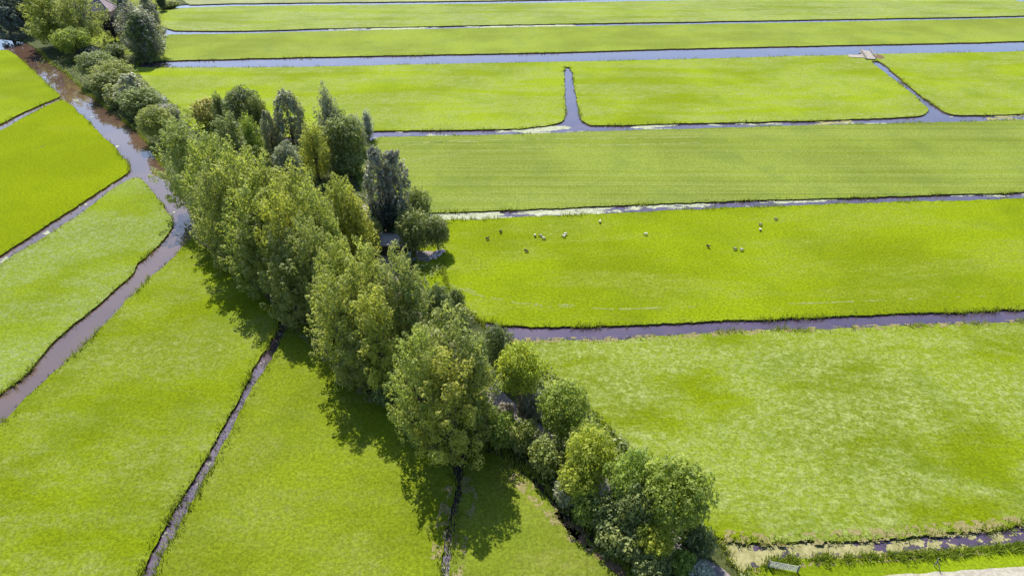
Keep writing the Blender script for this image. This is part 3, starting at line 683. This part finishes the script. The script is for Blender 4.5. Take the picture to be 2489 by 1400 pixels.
GP = 'poplars of the shelter belt'; GC = 'trees along the canal'; GB = 'bushes under the tree row'; GR = 'round trees beside the path'; GF = 'trees around the far house'
TREES = [
 # ---- around the house, top left
 ('ash', 1, 'dark', 22, -22, 16, 80, 'dark green tree behind the greyish one in the top left corner', GF),
 ('willow', 0, 'blue', 2, 18, 12, 80, 'blue-grey tree cut by the left edge at the canal head', GF),
 ('poplar', 0, 'pop', 84, -38, 22, 100, 'light green feathery tree left of the big pair over the canal head', GF),
 ('poplar', 1, 'popd', 160, -42, 23, 92, 'broad dull green tree right of the big pair over the canal head', GF),
 ('poplar', 3, 'pop', 122, 0, 17, 92, 'lower leafy tree in front of the big pair over the canal head', GF),
 ('dome', 0, 'lime', 163, 66, 11, 88, 'round tree with yellow-green top overhanging the canal bend', GC),
 ('bush', 0, 'dark', 208, 112, 5, 46, 'dark shrub right beside the round canal bend tree', GB),
 ('bush', 1, 'blue', 228, 128, 4, 40, 'blue-grey shrub on the bank above the canal bend', GB),
 ('ash', 1, 'copper', 262, 38, 9.5, 40, 'almost black copper beech on the lawn below the house', GF),
 ('column', 0, 'blue', 286, -30, 17, 30, 'slim blue-grey tree right beside the house', GF),
 ('column', 1, 'greyp', 304, -6, 20, 52, 'silvery upright willow with pale tufts facing the lawn', GF),
 ('column', 0, 'greyp', 334, 14, 18, 52, 'silvery willow leaning over the field corner', GF),
 ('willow', 2, 'oak', 322, 34, 16, 60, 'dark blue-green tree beneath the two silvery willows', GF),
 ('column', 1, 'oak', 352, 38, 13, 28, 'dark narrow tree at the corner of the far field', GF),
 ('willow', 1, 'greyp', 350, -8, 12, 50, 'greyish bushy tree behind the silvery willows', GF),
 ('bush', 0, 'dark', 365, 8, 3.6, 26, 'dark rounded bush on the far lawn right of the willows', GF),
 ('ash', 1, 'dark', 386, -14, 7, 20, 'small dark tree beside the far lawn gateway', GF),
 ('bush', 1, 'popd', 410, 2, 3, 44, 'low grey-green thicket at the start of the farthest ditch', GF),
 ('bush', 2, 'limey', 372, 34, 3.0, 24, 'bright lime shrub right of the dark narrow tree', GF),
 ('cone', 0, 'popd', 251, 92, 6, 20, 'thin grey conifer on the rough lawn', GF),
 ('bush', 2, 'oak', 275, 108, 5, 40, 'dark green shrub at the foot of the rough lawn', GB),
 # ---- canal row
 ('dome', 1, 'oakb', 224, 128, 10, 96, 'rounded green tree first below the canal bend', GC),
 ('ash', 1, 'popd', 266, 148, 9, 84, 'green tree with feathery top second below the canal bend', GC),
 ('ash', 1, 'oakb', 246, 174, 8, 72, 'low dark tree leaning over the brown water', GC),
 ('willow', 1, 'grey', 312, 182, 10.5, 96, 'grey-green willow midway along the canal row', GC),
 ('bush', 2, 'oakb', 288, 204, 6.5, 74, 'deep green shrub below the grey-green canal willow', GB),
 ('ash', 1, 'oakb', 330, 214, 9, 86, 'green tree hugging the bank below the grey-green willow', GC),
 ('bush', 1, 'silver', 370, 230, 5, 52, 'small silver bush on the field side of the canal row', GC),
 ('bush', 0, 'greyp', 402, 254, 5.5, 50, 'second silver bush nearest the big poplars', GC),
 ('dome', 2, 'popd', 366, 256, 10, 92, 'mid green tree at the lower end of the canal row', GC),
 # ---- poplar belt, first block
 ('poplar', 0, 'popd', 418, 282, 21, 125, 'leftmost tall poplar standing at the canal bank', GP),
 ('poplar', 1, 'pop', 478, 300, 23, 115, 'second poplar from the canal end of the belt', GP),
 ('bush', 0, 'yellow', 497, 238, 8, 72, 'blurry golden yellow tree behind the first poplars', None),
 ('column', 0, 'oak', 522, 220, 12, 24, 'thin dark sapling beside the golden tree', None),
 ('dome', 2, 'oak', 578, 208, 14, 100, 'large dark round-headed tree behind the belt', None),
 ('ash', 0, 'oakb', 615, 236, 12, 44, 'dark grey-green tree at the right shoulder of the large dark one', None),
 ('poplar', 4, 'oakb', 545, 262, 17, 80, 'blue-green poplar in front of the large dark tree', GP),
 ('column', 1, 'lime', 592, 272, 13, 42, 'small bright green tree between dark tree and poplars', None),
 ('willow', 0, 'grey', 690, 222, 16, 92, 'big bulky grey willow with drooping sides', None),
 ('willow', 1, 'grey', 645, 272, 11, 50, 'smaller grey willow at the left foot of the bulky one', None),
 ('bush', 1, 'pink', 608, 310, 6, 50, 'pinkish grey shrub among the poplar tops', None),
 ('column', 1, 'grey', 785, 198, 19, 44, 'tall slim grey willow rising highest behind the belt', None),
 ('ash', 1, 'oak', 815, 262, 12, 50, 'dark tree tucked behind the slim grey willow', None),
 ('column', 1, 'popy', 750, 288, 15, 54, 'yellow-green narrow tree left of the dark green dome', None),
 ('dome', 0, 'oakb', 828, 278, 14, 104, 'tall dark green domed tree at the ditch end', None),
 ('bush', 2, 'oakb', 840, 370, 6, 70, 'dark bush at the foot of the tall domed tree', GB),
 ('column', 0, 'greyp', 862, 276, 10, 26, 'small grey tree at the right shoulder of the domed tree', None),
 ('column', 0, 'silver', 888, 265, 8, 20, 'wispy pale tree at the very end of the ditch', None),
 ('bush', 0, 'oak', 882, 318, 3, 34, 'low bush touching the water at the ditch end', GB),
 ('bush', 2, 'silver', 660, 300, 5, 44, 'pale shrub below the smaller grey willow', None),
 ('dome', 2, 'grey', 688, 344, 12, 72, 'pale grey-green dome peeping over the poplar tops', None),
 ('poplar', 2, 'pop', 552, 338, 25, 130, 'poplar in the front row above the canal corner', GP),
 ('poplar', 3, 'popd', 500, 392, 21, 105, 'poplar leaning furthest over the canal corner', GP),
 ('poplar', 4, 'pop', 628, 350, 25, 120, 'poplar behind the front row with an even light green head', GP),
 ('poplar', 0, 'pop', 700, 382, 23, 120, 'poplar in the middle of the big block below the pale dome', GP),
 ('poplar', 1, 'pop', 588, 425, 22.5, 125, 'front poplar over the start of the dark boundary ditch', GP),
 ('poplar', 2, 'popy', 655, 440, 23, 110, 'yellower poplar at the heart of the big block', GP),
 ('poplar', 3, 'pop', 745, 425, 23, 110, 'poplar in the middle of the block facing the gravel yard', GP),
 ('poplar', 0, 'pop', 812, 415, 20, 85, 'rearmost poplar of the big block next to the field', GP),
 ('poplar', 1, 'popd', 605, 520, 16, 110, 'shorter poplar low on the ditch side of the big block', GP),
 ('poplar', 4, 'popd', 672, 530, 18, 110, 'dull green poplar above the long field shadow', GP),
 ('poplar', 2, 'popd', 735, 520, 20, 105, 'dark sided poplar bordering the gap in the belt', GP),
 ('poplar', 3, 'popd', 700, 610, 14, 105, 'shaded low poplar at the ditch junction', GP),
 ('column', 0, 'pop', 800, 520, 17, 52, 'slim poplar in front of the gap in the belt', GP),
 ('column', 1, 'popy', 852, 448, 18, 64, 'slim light poplar left of the silver-grey pair', GP),
 ('ash', 1, 'oakb', 893, 528, 8, 50, 'small blue-green tree at the edge of the gravel yard', None),
 ('poplar', 4, 'pop', 515, 440, 14.5, 100, 'low leafy poplar at the canal corner, lowest on the left of the big block', GP),
 ('poplar', 3, 'popd', 578, 498, 14, 100, 'low poplar hanging over the bare soil strip', GP),
 # ---- grey pair and yard
 ('willow', 2, 'greyp', 908, 362, 19, 84, 'left one of the silver-grey pair by the yard', 'silver-grey pair'),
 ('willow', 2, 'greyp', 950, 368, 18, 86, 'right one of the silver-grey pair by the yard', 'silver-grey pair'),
 ('bush', 1, 'silver', 938, 442, 8, 40, 'white-leaved shrub in front of the silver-grey pair', None),
 ('ash', 1, 'oakb', 1008, 458, 9, 62, 'dark green tree between silver-grey pair and field ditch', None),
 ('ash', 1, 'dark', 940, 478, 9, 90, 'nearly black undergrowth tree beneath the silver-grey pair', None),
 ('ash', 1, 'oakb', 1000, 511, 9.5, 76, 'bushy round tree beside the shed', 'two round trees by the shed'),
 ('dome', 1, 'oakb', 1060, 528, 7.5, 66, 'smaller round tree on the pasture side of the shed', 'two round trees by the shed'),
 # ---- second block
 ('poplar', 0, 'pop', 800, 562, 21, 105, 'foremost left poplar of the middle block', GP),
 ('poplar', 1, 'pop', 868, 572, 22, 120, 'tall poplar in the middle block below the yard', GP),
 ('poplar', 2, 'popd', 950, 592, 21, 120, 'rear poplar of the middle block closest to the shed', GP),
 ('poplar', 3, 'pop', 800, 640, 20, 130, 'wide poplar bulging out over the ditch in the middle block', GP),
 ('poplar', 4, 'popy', 902, 678, 20, 118, 'yellowish poplar at the centre of the middle block', GP),
 ('poplar', 0, 'popd', 985, 660, 17, 100, 'dull poplar at the pasture side of the middle block', GP),
 ('poplar', 2, 'popd', 872, 772, 13, 110, 'low shaded poplar at the foot of the middle block', GP),
 ('dome', 2, 'oak', 1058, 690, 11, 86, 'dark round tree peeping out at the pasture edge', None),
 ('bush', 0, 'oak', 1104, 702, 6, 44, 'small dark bush right of the pasture edge tree', None),
 # ---- third block
 ('poplar', 1, 'popd', 1085, 728, 22, 150, 'broad poplar heading the nearest block', GP),
 ('poplar', 3, 'pop', 1010, 788, 21, 140, 'left wide poplar of the nearest block over the field shadow', GP),
 ('poplar', 4, 'popd', 1148, 790, 20, 106, 'right poplar of the nearest block by the purple ditch', GP),
 ('poplar', 2, 'popy', 1085, 850, 19, 150, 'front yellowish poplar of the nearest block above the ditch mouth', GP),
 ('dome', 2, 'oak', 1210, 790, 10, 80, 'dark tree at the head of the purple ditch', None),
 ('ash', 0, 'popy', 1178, 892, 6, 44, 'little bright tree beside the gravel path', None),
 # ---- path side
 ('ash', 0, 'limey', 1262, 842, 12.5, 104, 'open light green tree with its bare trunk in view', GR),
 ('dome', 0, 'lime', 1372, 926, 11.5, 128, 'perfectly domed green tree standing alone by the hay field', GR),
 ('bush', 1, 'greyp', 1290, 955, 5, 60, 'grey-green bush between the bare trunk and the domed tree', GB),
 ('bush', 0, 'pink', 1228, 982, 3.4, 44, 'pale flowering shrub on the path edge', GB),
 ('dome', 1, 'limey', 1445, 1045, 11, 130, 'bright yellow-green domed tree of the lowest group', GR),
 ('ash', 1, 'lime', 1432, 1028, 9, 70, 'light green treetop behind the bright domed tree', GR),
 ('dome', 2, 'lime', 1548, 1098, 12, 125, 'middle domed tree of the lowest group', GR),
 ('dome', 0, 'lime', 1655, 1118, 13.5, 178, 'largest domed tree nearest the weedy ditch', GR),
 ('dome', 1, 'oakb', 1560, 1170, 9.5, 120, 'darker tree in front of the middle domed tree', GR),
 ('ash', 1, 'limey', 1415, 1120, 8, 90, 'leafy side tree under the bright domed tree', GR),
 # ---- bushes
 ('bush', 0, 'lime', 1222, 1008, 5.5, 78, 'fresh green bush over the ditch mouth', GB),
 ('bush', 1, 'oakb', 1160, 1005, 5, 66, 'dark bush right of the nearest poplar', GB),
 ('bush', 1, 'popd', 1278, 1026, 5.5, 70, 'grey-green bush between the path and the field shadow', GB),
 ('bush', 2, 'grey', 1310, 1048, 4.5, 46, 'silvery bush on the path side', GB),
 ('bush', 0, 'popd', 1334, 1068, 6, 86, 'olive bush above the narrow boundary ditch', GB),
 ('bush', 1, 'popd', 1392, 1092, 4.5, 70, 'dull bush at the edge of the path in the trees', GB),
 ('bush', 2, 'grey', 1385, 1165, 4.5, 62, 'greyish bush lowest on the bank by the bare soil', GB),
 ('bush', 0, 'lime', 1430, 1200, 5, 72, 'green bush left of the darker tree', GB),
 ('bush', 1, 'oakb', 1485, 1210, 5.5, 90, 'deep green bush below the middle domed tree', GB),
 ('bush', 2, 'oakb', 1500, 1270, 4.5, 84, 'shaded bush leaning to the narrow ditch', GB),
 ('bush', 0, 'oakb', 1560, 1290, 5, 96, 'dark bush beneath the largest domed tree', GB),
 ('ash', 0, 'limey', 1604, 1278, 6.5, 86, 'spiky bright tree in front of the largest domed tree', GB),
 ('bush', 1, 'oak', 1700, 1285, 4.5, 74, 'very dark round bush beside the duckweed', GB),
 ('bush', 1, 'oakb', 1590, 1350, 3.6, 90, 'low green bush on the bottom edge near the path', GB),
 ('bush', 2, 'silver', 1705, 1375, 2.6, 60, 'pale blue-green bush cut by the bottom edge', GB),
 ('bush', 0, 'lime', 1665, 1345, 3.6, 60, 'yellow-green bush beside the path at the bottom', GB),
 ('bush', 1, 'oakb', 1010, 1000, 4, 76, 'dark bush at the foot of the left wide poplar', GB),
 ('bush', 2, 'oakb', 1085, 1040, 4, 80, 'dark bush over the boundary ditch below the nearest block', GB),
 ('bush', 0, 'oakb', 940, 925, 4, 70, 'dark bush on the ditch edge between two poplar blocks', GB),
 ('bush', 2, 'oakb', 860, 858, 4, 70, 'dark bush under the yellowish poplar', GB),
 ('bush', 1, 'oakb', 790, 770, 4, 66, 'dark bush right of the ditch junction', GB),
 ('bush', 0, 'oakb', 660, 665, 4, 60, 'dark bush at the ditch below the big poplar block', GB),
 ('bush', 2, 'oakb', 590, 605, 4, 56, 'dark bush beside the bare soil strip', GB),
 ('bush', 1, 'oakb', 530, 552, 4, 52, 'dark bush nearest the canal corner', GB),
]
for i, tr_ in enumerate(TREES):
    tree(*tr_)

# undergrowth: low leafy cover below the belt
def undergrowth():
    rng = np.random.default_rng(9); P = [at(*p) for p in POLY['D']]
    pts = []; rr = random.Random(3)
    pathl = [at(*p) for p in [(1740,1402),(1690,1372),(1600,1290),(1480,1195),(1400,1132),(1310,1058),(1240,1000),(1185,945),(1100,862),(1010,770),(950,690),(930,620),(925,570),(880,500)]]
    yard = [at(900,555), at(945,590), at(975,620), at(1060,627)]
    def dline(q, ln):
        best = 1e9
        for a, b in zip(ln[:-1], ln[1:]):
            ab = (b - a); k = max(0, min(1, (q - a).dot(ab) / ab.length_squared)); best = min(best, (a + ab * k - q).length)
        return best
    for _ in range(110000):
        x, y = rr.uniform(-160, 80), rr.uniform(15, 300)
        if rr.random() > min(1, 80 / y): continue
        if abs(x) > y + 60 or not inside(P, x, y): continue
        q = Vector((x, y, 0))
        if dline(q, pathl) < 2.3 or dline(q, yard) < 3.2: continue
        if noise.noise(q * 0.13) < -0.25: continue
        pts.append((x, y))
    pts = np.array(pts); n = len(pts); k = 9
    C = np.repeat(np.column_stack([pts, np.zeros(n)]), k, axis=0); N = len(C)
    hmax = np.repeat(rng.uniform(.4, 2.0, n), k)
    C[:, 0] += rng.normal(0, .45, N); C[:, 1] += rng.normal(0, .45, N); C[:, 2] = hmax * rng.uniform(.1, 1, N)
    D = rng.normal(0, .5, (N, 3)); D[:, 2] += .8
    V = leaves_np(C, D, .2, rng, 1.0, .5)
    T = np.column_stack([np.repeat(np.clip(rng.normal(.4, .25, n), 0, 1), k), rng.uniform(0, 1, N), np.zeros(N)])
    me = np_mesh('undergrowth', V, 4, np.arange(len(V)), np.repeat(T, 4, axis=0).astype('f'))
    setp(link_mesh('undergrowth', me, LM['oakb']), kind='stuff')
undergrowth()

# ------------------------------------------------------------------ sheep
M_WOOL = plain('wool', (0.46, 0.44, 0.37), .95, 9, .2, .8)
M_WOOLG = plain('wool_grey', (0.22, 0.21, 0.18), .95, 9, .25, .8)
M_WOOLD = plain('wool_dark', (0.045, 0.038, 0.033), .95, 9, .3, .8)
M_FACE = plain('sheep_face', (0.05, 0.045, 0.04), .8, 9, .2, .2)
def make_sheep_mesh(name, graze):
    hz = (.22, .95) if graze else (.98, .95)
    J = [((-.48, 0, .72), .25), ((-.2, 0, .76), .31), ((.12, 0, .75), .31), ((.42, 0, .74), .25), ((.60, 0, .76 if not graze else .62), .15), ((.72, 0, .98 if not graze else .36), .11), ((.86, 0, .96 if not graze else .16), .075), ((.97, 0, .90 if not graze else .06), .045),
         ((-.60, 0, .60), .05), ((-.63, 0, .42), .035)]
    Eg = [(0, 1), (1, 2), (2, 3), (3, 4), (4, 5), (5, 6), (6, 7), (0, 8), (8, 9)]
    for sx, root in ((-.42, 0), (.36, 3)):
        for sy in (-1, 1):
            b = len(J)
            J += [((sx, sy * .14, .52), .11), ((sx - .03 if sx < 0 else sx, sy * .14, .28), .05), ((sx, sy * .14, .03), .04)]
            Eg += [(root, b), (b, b + 1), (b + 1, b + 2)]
    for sy in (-1, 1):
        b = len(J); p = J[5][0]; J.append(((p[0] + .02, sy * .17, p[2] + .03), .03)); Eg.append((5, b))
    me = bpy.data.meshes.new(name); me.from_pydata([j[0] for j in J], Eg, []); me.update()
    o = bpy.data.objects.new(name, me); COL.objects.link(o)
    o.modifiers.new('s', 'SKIN'); 
    for i, v in enumerate(me.skin_vertices[0].data if me.skin_vertices else []): v.radius = (J[i][1], J[i][1]); v.use_root = (i == 1)
    if not me.skin_vertices: print('no skin')
    o.modifiers.new('u', 'SUBSURF').levels = 1
    dg = bpy.context.evaluated_depsgraph_get(); m2 = bpy.data.meshes.new_from_object(o.evaluated_get(dg)); bpy.data.objects.remove(o)
    m2.name = name; m2.materials.clear(); m2.materials.append(M_WOOL); m2.materials.append(M_FACE)
    for p in m2.polygons:
        c = p.center; p.use_smooth = True
        p.material_index = 1 if (c.x > .66 or c.z < .40 and c.x > -.55) else 0
    return m2
SM = [make_sheep_mesh('sheep_grazing', True), make_sheep_mesh('sheep_standing', False)]
SHEEP = [ (1185,583,40,1,M_WOOLD,'dark sheep furthest left in the pasture'), (1217,566,60,0,M_WOOLD,'dark sheep second from the left, higher up than its neighbour'),
 (1300,575,80,0,M_WOOL,'small pale sheep left of the brown and white pair'), (1314,576,150,0,M_WOOLG,'brown-grey sheep touching the big white one'),
 (1321,582,-20,0,M_WOOL,'large white sheep just below the brown-grey one'), (1370,577,160,0,M_WOOL,'white sheep at the front of the tight pair'),
 (1374,572,30,1,M_WOOL,'cream sheep at the back of the tight pair'), (1458,542,70,1,M_WOOL,'lone white sheep nearest the weedy ditch'),
 (1569,572,175,0,M_WOOL,'lone white sheep in the middle of the pasture lying broadside'), (1279,613,-30,0,M_WOOLD,'dark sheep standing lowest on the left'),
 (1721,602,-50,1,M_WOOLD,'dark sheep upright right of the pasture centre'), (1786,608,10,0,M_WOOLG,'small greyish sheep behind the white one low on the right'),
 (1802,610,0,0,M_WOOL,'white sheep lowest on the right of the flock'), (1847,561,90,0,M_WOOL,'small white sheep below the greyish one on the right'),
 (1848,549,20,0,M_WOOLG,'greyish sheep above a small white one on the right'), (1885,535,5,0,M_WOOLG,'grey-brown sheep highest and furthest right') ]
for px, py, a, k, m, lb in SHEEP:
    p = at(px, py, .03)
    o = bpy.data.objects.new('sheep', SM[k]); COL.objects.link(o); o.location = (p.x, p.y, .03); o.rotation_euler = (0, 0, R(a))
    s_ = 0.58; o.scale = (s_, s_ * 1.1, s_)
    o.material_slots[0].link = 'OBJECT'; o.material_slots[0].material = m
    setp(o, lb, 'sheep', 'sheep in the pasture')

# ------------------------------------------------------------------ buildings and small things
M_THATCH = plain('thatch', (0.20, 0.155, 0.165), .95, 2.0, .3, .6)
M_RIDGE = plain('ridge_tile', (0.42, 0.33, 0.33), .8, 3.0, .15, .2)
M_BRICK = plain('brick_wall', (0.28, 0.17, 0.13), .9, 6.0, .25, .2)
M_GLASS = plain('window_glass', (0.03, 0.035, 0.045), .1, 1.0, .1, 0)
M_WHITE = plain('white_paint', (0.72, 0.72, 0.70), .6, 4.0, .08, .1)
M_ROOF = plain('roof_felt', (0.30, 0.275, 0.265), .9, 2.0, .12, .2)
M_DWOOD = plain('dark_wood', (0.035, 0.028, 0.024), .8, 4.0, .3, .3)
M_WOOD = plain('weathered_wood', (0.22, 0.195, 0.17), .85, 5.0, .25, .3)
M_STONE = plain('pink_stone', (0.46, 0.37, 0.36), .85, 3.0, .3, .4)
M_BIN = plain('bin_plastic', (0.30, 0.33, 0.33), .5, 3.0, .1, .1)
M_GALV = plain('galvanised_steel', (0.42, 0.42, 0.37), .5, 6.0, .15, .1)

def house():
    p = at(240, 40); h = empty('thatched_house', (p.x, p.y, 0), R(8), 'house with mauve thatched hip roof and pale ridges behind the big canal tree', 'house')
    L, D, wh, rh = 13.0, 9.0, 2.8, 8.6
    bm = bmesh.new(); box(bm, (0, 0, wh / 2), (L, D, wh)); bm_obj('wall', bm, M_BRICK, h)
    bm = bmesh.new(); e = .7
    c = [bm.verts.new(q) for q in ((-L/2-e, -D/2-e, wh-.2), (L/2+e, -D/2-e, wh-.2), (L/2+e, D/2+e, wh-.2), (-L/2-e, D/2+e, wh-.2))]
    t1, t2 = bm.verts.new((-1.2, 0, rh)), bm.verts.new((1.2, 0, rh))
    bm.faces.new((c[0], c[1], t2, t1)); bm.faces.new((c[1], c[2], t2)); bm.faces.new((c[2], c[3], t1, t2)); bm.faces.new((c[3], c[0], t1)); bm.faces.new(c[::-1])
    ends = [v.co.copy() for v in c]; tt = (t1.co.copy(), t2.co.copy())
    roof = bm_obj('roof', bm, M_THATCH, h)
    up = Vector((0, 0, .08))
    for a, b in ((ends[0], tt[0]), (ends[1], tt[1]), (ends[2], tt[1]), (ends[3], tt[0]), tt):
        bm = bmesh.new(); tube(bm, [a + up, a.lerp(b, .5) + up, b + up], [.26, .26, .26], 6); bm_obj('ridge', bm, M_RIDGE, roof)
    bm = bmesh.new(); box(bm, (-2.6, .6, rh - .6), (.9, .9, 2.4)); box(bm, (-2.6, .6, rh + .68), (1.1, 1.1, .16)); bm_obj('chimney', bm, M_BRICK, roof)
    for x in (-4.3, -1.6, 4.2):
        bm = bmesh.new()
        for dx, dz, sx, sz in ((0, .65, 1.5, .1), (0, -.65, 1.5, .1), (-.7, 0, .1, 1.2), (.7, 0, .1, 1.2), (0, 0, .07, 1.2)):
            box(bm, (x + dx, -D/2 - .03, 1.4 + dz), (sx, .1, sz))
        w = bm_obj('window', bm, M_WHITE, h)
        bm = bmesh.new(); box(bm, (x, -D/2 - .012, 1.4), (1.3, .04, 1.2)); bm_obj('pane', bm, M_GLASS, w)
    bm = bmesh.new(); box(bm, (1.5, -D/2 - .03, 1.05), (1.0, .08, 2.1)); d = bm_obj('door', bm, M_DWOOD, h)
    bm = bmesh.new(); box(bm, (1.85, -D/2 - .1, 1.05), (.05, .07, .2)); bm_obj('handle', bm, M_GALV, d)
house()
road('terrace', [(252,44),(262,34),(268,22)], 5.0, M_PATH, 0.03, 6)

def shed():
    a = at(958, 622); h = empty('flat_roofed_shed', (a.x, a.y, 0), R(-4), 'low shed with pale flat roof and black boarded wall beside the round trees', 'shed')
    L, D, H = 6.0, 4.2, 2.3
    bm = bmesh.new(); box(bm, (0, D/2, H/2), (L, D, H)); bm_obj('wall', bm, M_DWOOD, h)
    bm = bmesh.new(); box(bm, (0, D/2, H + .09), (L + .5, D + .5, .18)); r = bm_obj('roof', bm, M_ROOF, h)
    bm = bmesh.new(); box(bm, (0, -.3, H + .07), (L + .56, .06, .2)); bm_obj('fascia', bm, M_WOOD, r)
    bm = bmesh.new(); box(bm, (-1.5, -.025, 1.0), (1.0, .05, 2.0)); d = bm_obj('door', bm, M_DWOOD, h)
    bm = bmesh.new(); box(bm, (-1.15, -.08, 1.0), (.05, .07, .2)); bm_obj('handle', bm, M_GALV, d)
    bm = bmesh.new()
    for dx, dz, sx, sz in ((0, .42, 1.1, .07), (0, -.42, 1.1, .07), (-.52, 0, .07, .8), (.52, 0, .07, .8)): box(bm, (1.4 + dx, -.03, 1.45 + dz), (sx, .08, sz))
    w = bm_obj('window', bm, M_WOOD, h)
    bm = bmesh.new(); box(bm, (1.4, -.012, 1.45), (.98, .04, .78)); bm_obj('pane', bm, M_GLASS, w)
shed()
def wbin():
    p = at(997, 625); h = empty('wheeled_bin', (p.x, p.y, .04), R(5), 'pale grey wheeled bin standing at the shed corner', 'bin')
    bm = bmesh.new(); box(bm, (0, 0, .55), (.5, .55, .95), taper=None)
    for v in bm.verts:
        if v.co.z < .3: v.co.x *= .8; v.co.y *= .8
    bm_obj('body', bm, M_BIN, h)
    bm = bmesh.new(); box(bm, (0, -.01, 1.06), (.58, .64, .07)); bm_obj('lid', bm, M_BIN, h)
    for s in (-1, 1):
        bm = bmesh.new(); bmesh.ops.create_cone(bm, cap_ends=True, segments=12, radius1=.1, radius2=.1, depth=.06, matrix=Matrix.Translation((s * .24, .24, .1)) @ Matrix.Rotation(R(90), 4, 'Y')); bm_obj('wheel', bm, M_DWOOD, h)
wbin()
# low timber edging of the yard and heap of pale stones at its end
e0, e1, e2 = at(1000, 634), at(1045, 629), at(1072, 618)
bm = bmesh.new()
for a, b in ((e0, e1), (e1, e2)):
    n_ = int((b - a).length / .3)
    for i in range(n_):
        q = a.lerp(b, (i + .5) / n_); box(bm, (q.x, q.y, .22 + .03 * math.sin(i * 2.1)), (.27, .14, .5), math.atan2((b - a).y, (b - a).x))
setp(bm_obj('timber_edging', bm, M_WOOD), 'low grey timber edging curving along the yard rim', 'edging')
rr = random.Random(8)
BL = ['pinkish boulder first in the row along the timber edging', 'pinkish boulder between first and third along the timber edging', 'pinkish boulder lowest in the heap by the timber edging',
      'pinkish boulder in the middle of the heap by the yard', 'pinkish boulder topmost left in the heap under the small round tree', 'pinkish boulder at the right side of the heap by the pasture',
      'pinkish boulder furthest right and highest in the heap by the pasture', 'pinkish boulder just below the middle one of the heap']
for i, (px, py) in enumerate([(1046,629),(1053,625),(1058,628),(1060,618),(1064,613),(1070,618),(1075,613),(1066,622)]):
    p = at(px, py); s_ = rr.uniform(.35, .6)
    bm = bmesh.new(); bmesh.ops.create_icosphere(bm, subdivisions=2, radius=s_)
    for v in bm.verts: v.co *= 1 + noise.noise(v.co * 2.2 + Vector((i * 5, 0, 0))) * .45; v.co.z *= .7
    bmesh.ops.translate(bm, verts=bm.verts[:], vec=(p.x, p.y, s_ * .35))
    setp(bm_obj('boulder', bm, M_STONE), BL[i], 'boulder', 'boulders by the yard edging')

def gate():
    a, b = at(1866, 1378, 0), at(1938, 1391, 0); d = b - a; L = d.length; ang = math.atan2(d.y, d.x)
    g = empty('field_gate', (a.x, a.y, 0), ang, 'pale galvanised field gate at the end of the duckweed ditch', 'gate')
    for x in (0, L):
        bm = bmesh.new(); tube(bm, [Vector((x, 0, -.3)), Vector((x, 0, .6)), Vector((x, 0, 1.35))], [.09, .085, .075], 8); bm_obj('post', bm, M_WOOD, g)
    bm = bmesh.new()
    for z in (.2, .4, .62, .85, 1.1): tube(bm, [Vector((.1, 0, z)), Vector((L / 2, 0, z)), Vector((L - .1, 0, z))], [.03] * 3, 6)
    bm_obj('rail', bm, M_GALV, g)
    for x in (.12, L / 2, L - .12):
        bm = bmesh.new(); tube(bm, [Vector((x, 0, .15)), Vector((x, 0, 1.14))], [.032] * 2, 6); bm_obj('upright', bm, M_GALV, g)
    bm = bmesh.new()
    for i in range(15): x = .25 + (L - .5) * i / 14; tube(bm, [Vector((x, 0, .2)), Vector((x, 0, 1.1))], [.018] * 2, 5)
    bm_obj('bar', bm, M_GALV, g)
gate()
def prop():
    a, b = at(2268, 1362, 1.6), at(2284, 1385, 0)
    bm = bmesh.new(); q = at(2270, 1376, 0)
    tube(bm, [Vector((q.x, q.y, -.1)), Vector((q.x + .05, q.y, .8)), Vector((q.x, q.y + .02, 1.5))], [.06, .055, .05], 7)
    tube(bm, [Vector((b.x, b.y, 0)), Vector(((q.x + b.x) / 2, (q.y + b.y) / 2, .65)), Vector((q.x, q.y, 1.2))], [.05, .045, .04], 7)
    setp(bm_obj('braced_post', bm, M_WOOD), 'weathered leaning braced post on the grass strip by the duckweed ditch', 'post')
prop()
def bridge():
    p = at(2108, 136); g = empty('plank_bridge', (p.x, p.y, 0), R(78), 'small grey plank bridge with side rails where the oblique ditch meets the wide canal', 'bridge')
    bm = bmesh.new()
    for i in range(22): box(bm, (-5.2 + i * .5, 0, .32), (.45, 3.4, .09))
    bm_obj('deck', bm, M_WOOD, g)
    for s in (-1, 1):
        bm = bmesh.new(); box(bm, (0, s * 1.4, .16), (11, .25, .22)); bm_obj('beam', bm, M_DWOOD, g)
        bm = bmesh.new()
        for x in (-5, -2.5, 0, 2.5, 5): box(bm, (x, s * 1.66, .85), (.12, .12, 1.3))
        box(bm, (0, s * 1.66, 1.55), (10.6, .13, .09)); box(bm, (0, s * 1.66, 1.05), (10.6, .08, .08)); bm_obj('railing', bm, M_WOOD, g)
bridge()
def ramp():
    a = at(2095, 139); bm = bmesh.new(); box(bm, (a.x, a.y, .1), (9, 3, .16), R(-10)); box(bm, (a.x + 2, a.y + 2, .14), (5, 2, .2), R(20))
    setp(bm_obj('concrete_slab', bm, M_WOOD), 'pale concrete slab beside the plank bridge', 'slab')
ramp()
def lawn_table():
    p = at(287, 80); g = empty('garden_table', (p.x, p.y, 0), R(-10), 'small white table on the lawn beside the copper beech', 'table')
    bm = bmesh.new(); box(bm, (0, 0, .74), (2.4, 1.3, .06)); bm_obj('table_top', bm, M_WHITE, g)
    for x in (-1, 1):
        for y in (-.5, .5):
            bm = bmesh.new(); box(bm, (x, y, .35), (.08, .08, .71)); bm_obj('leg', bm, M_WHITE, g)
lawn_table()
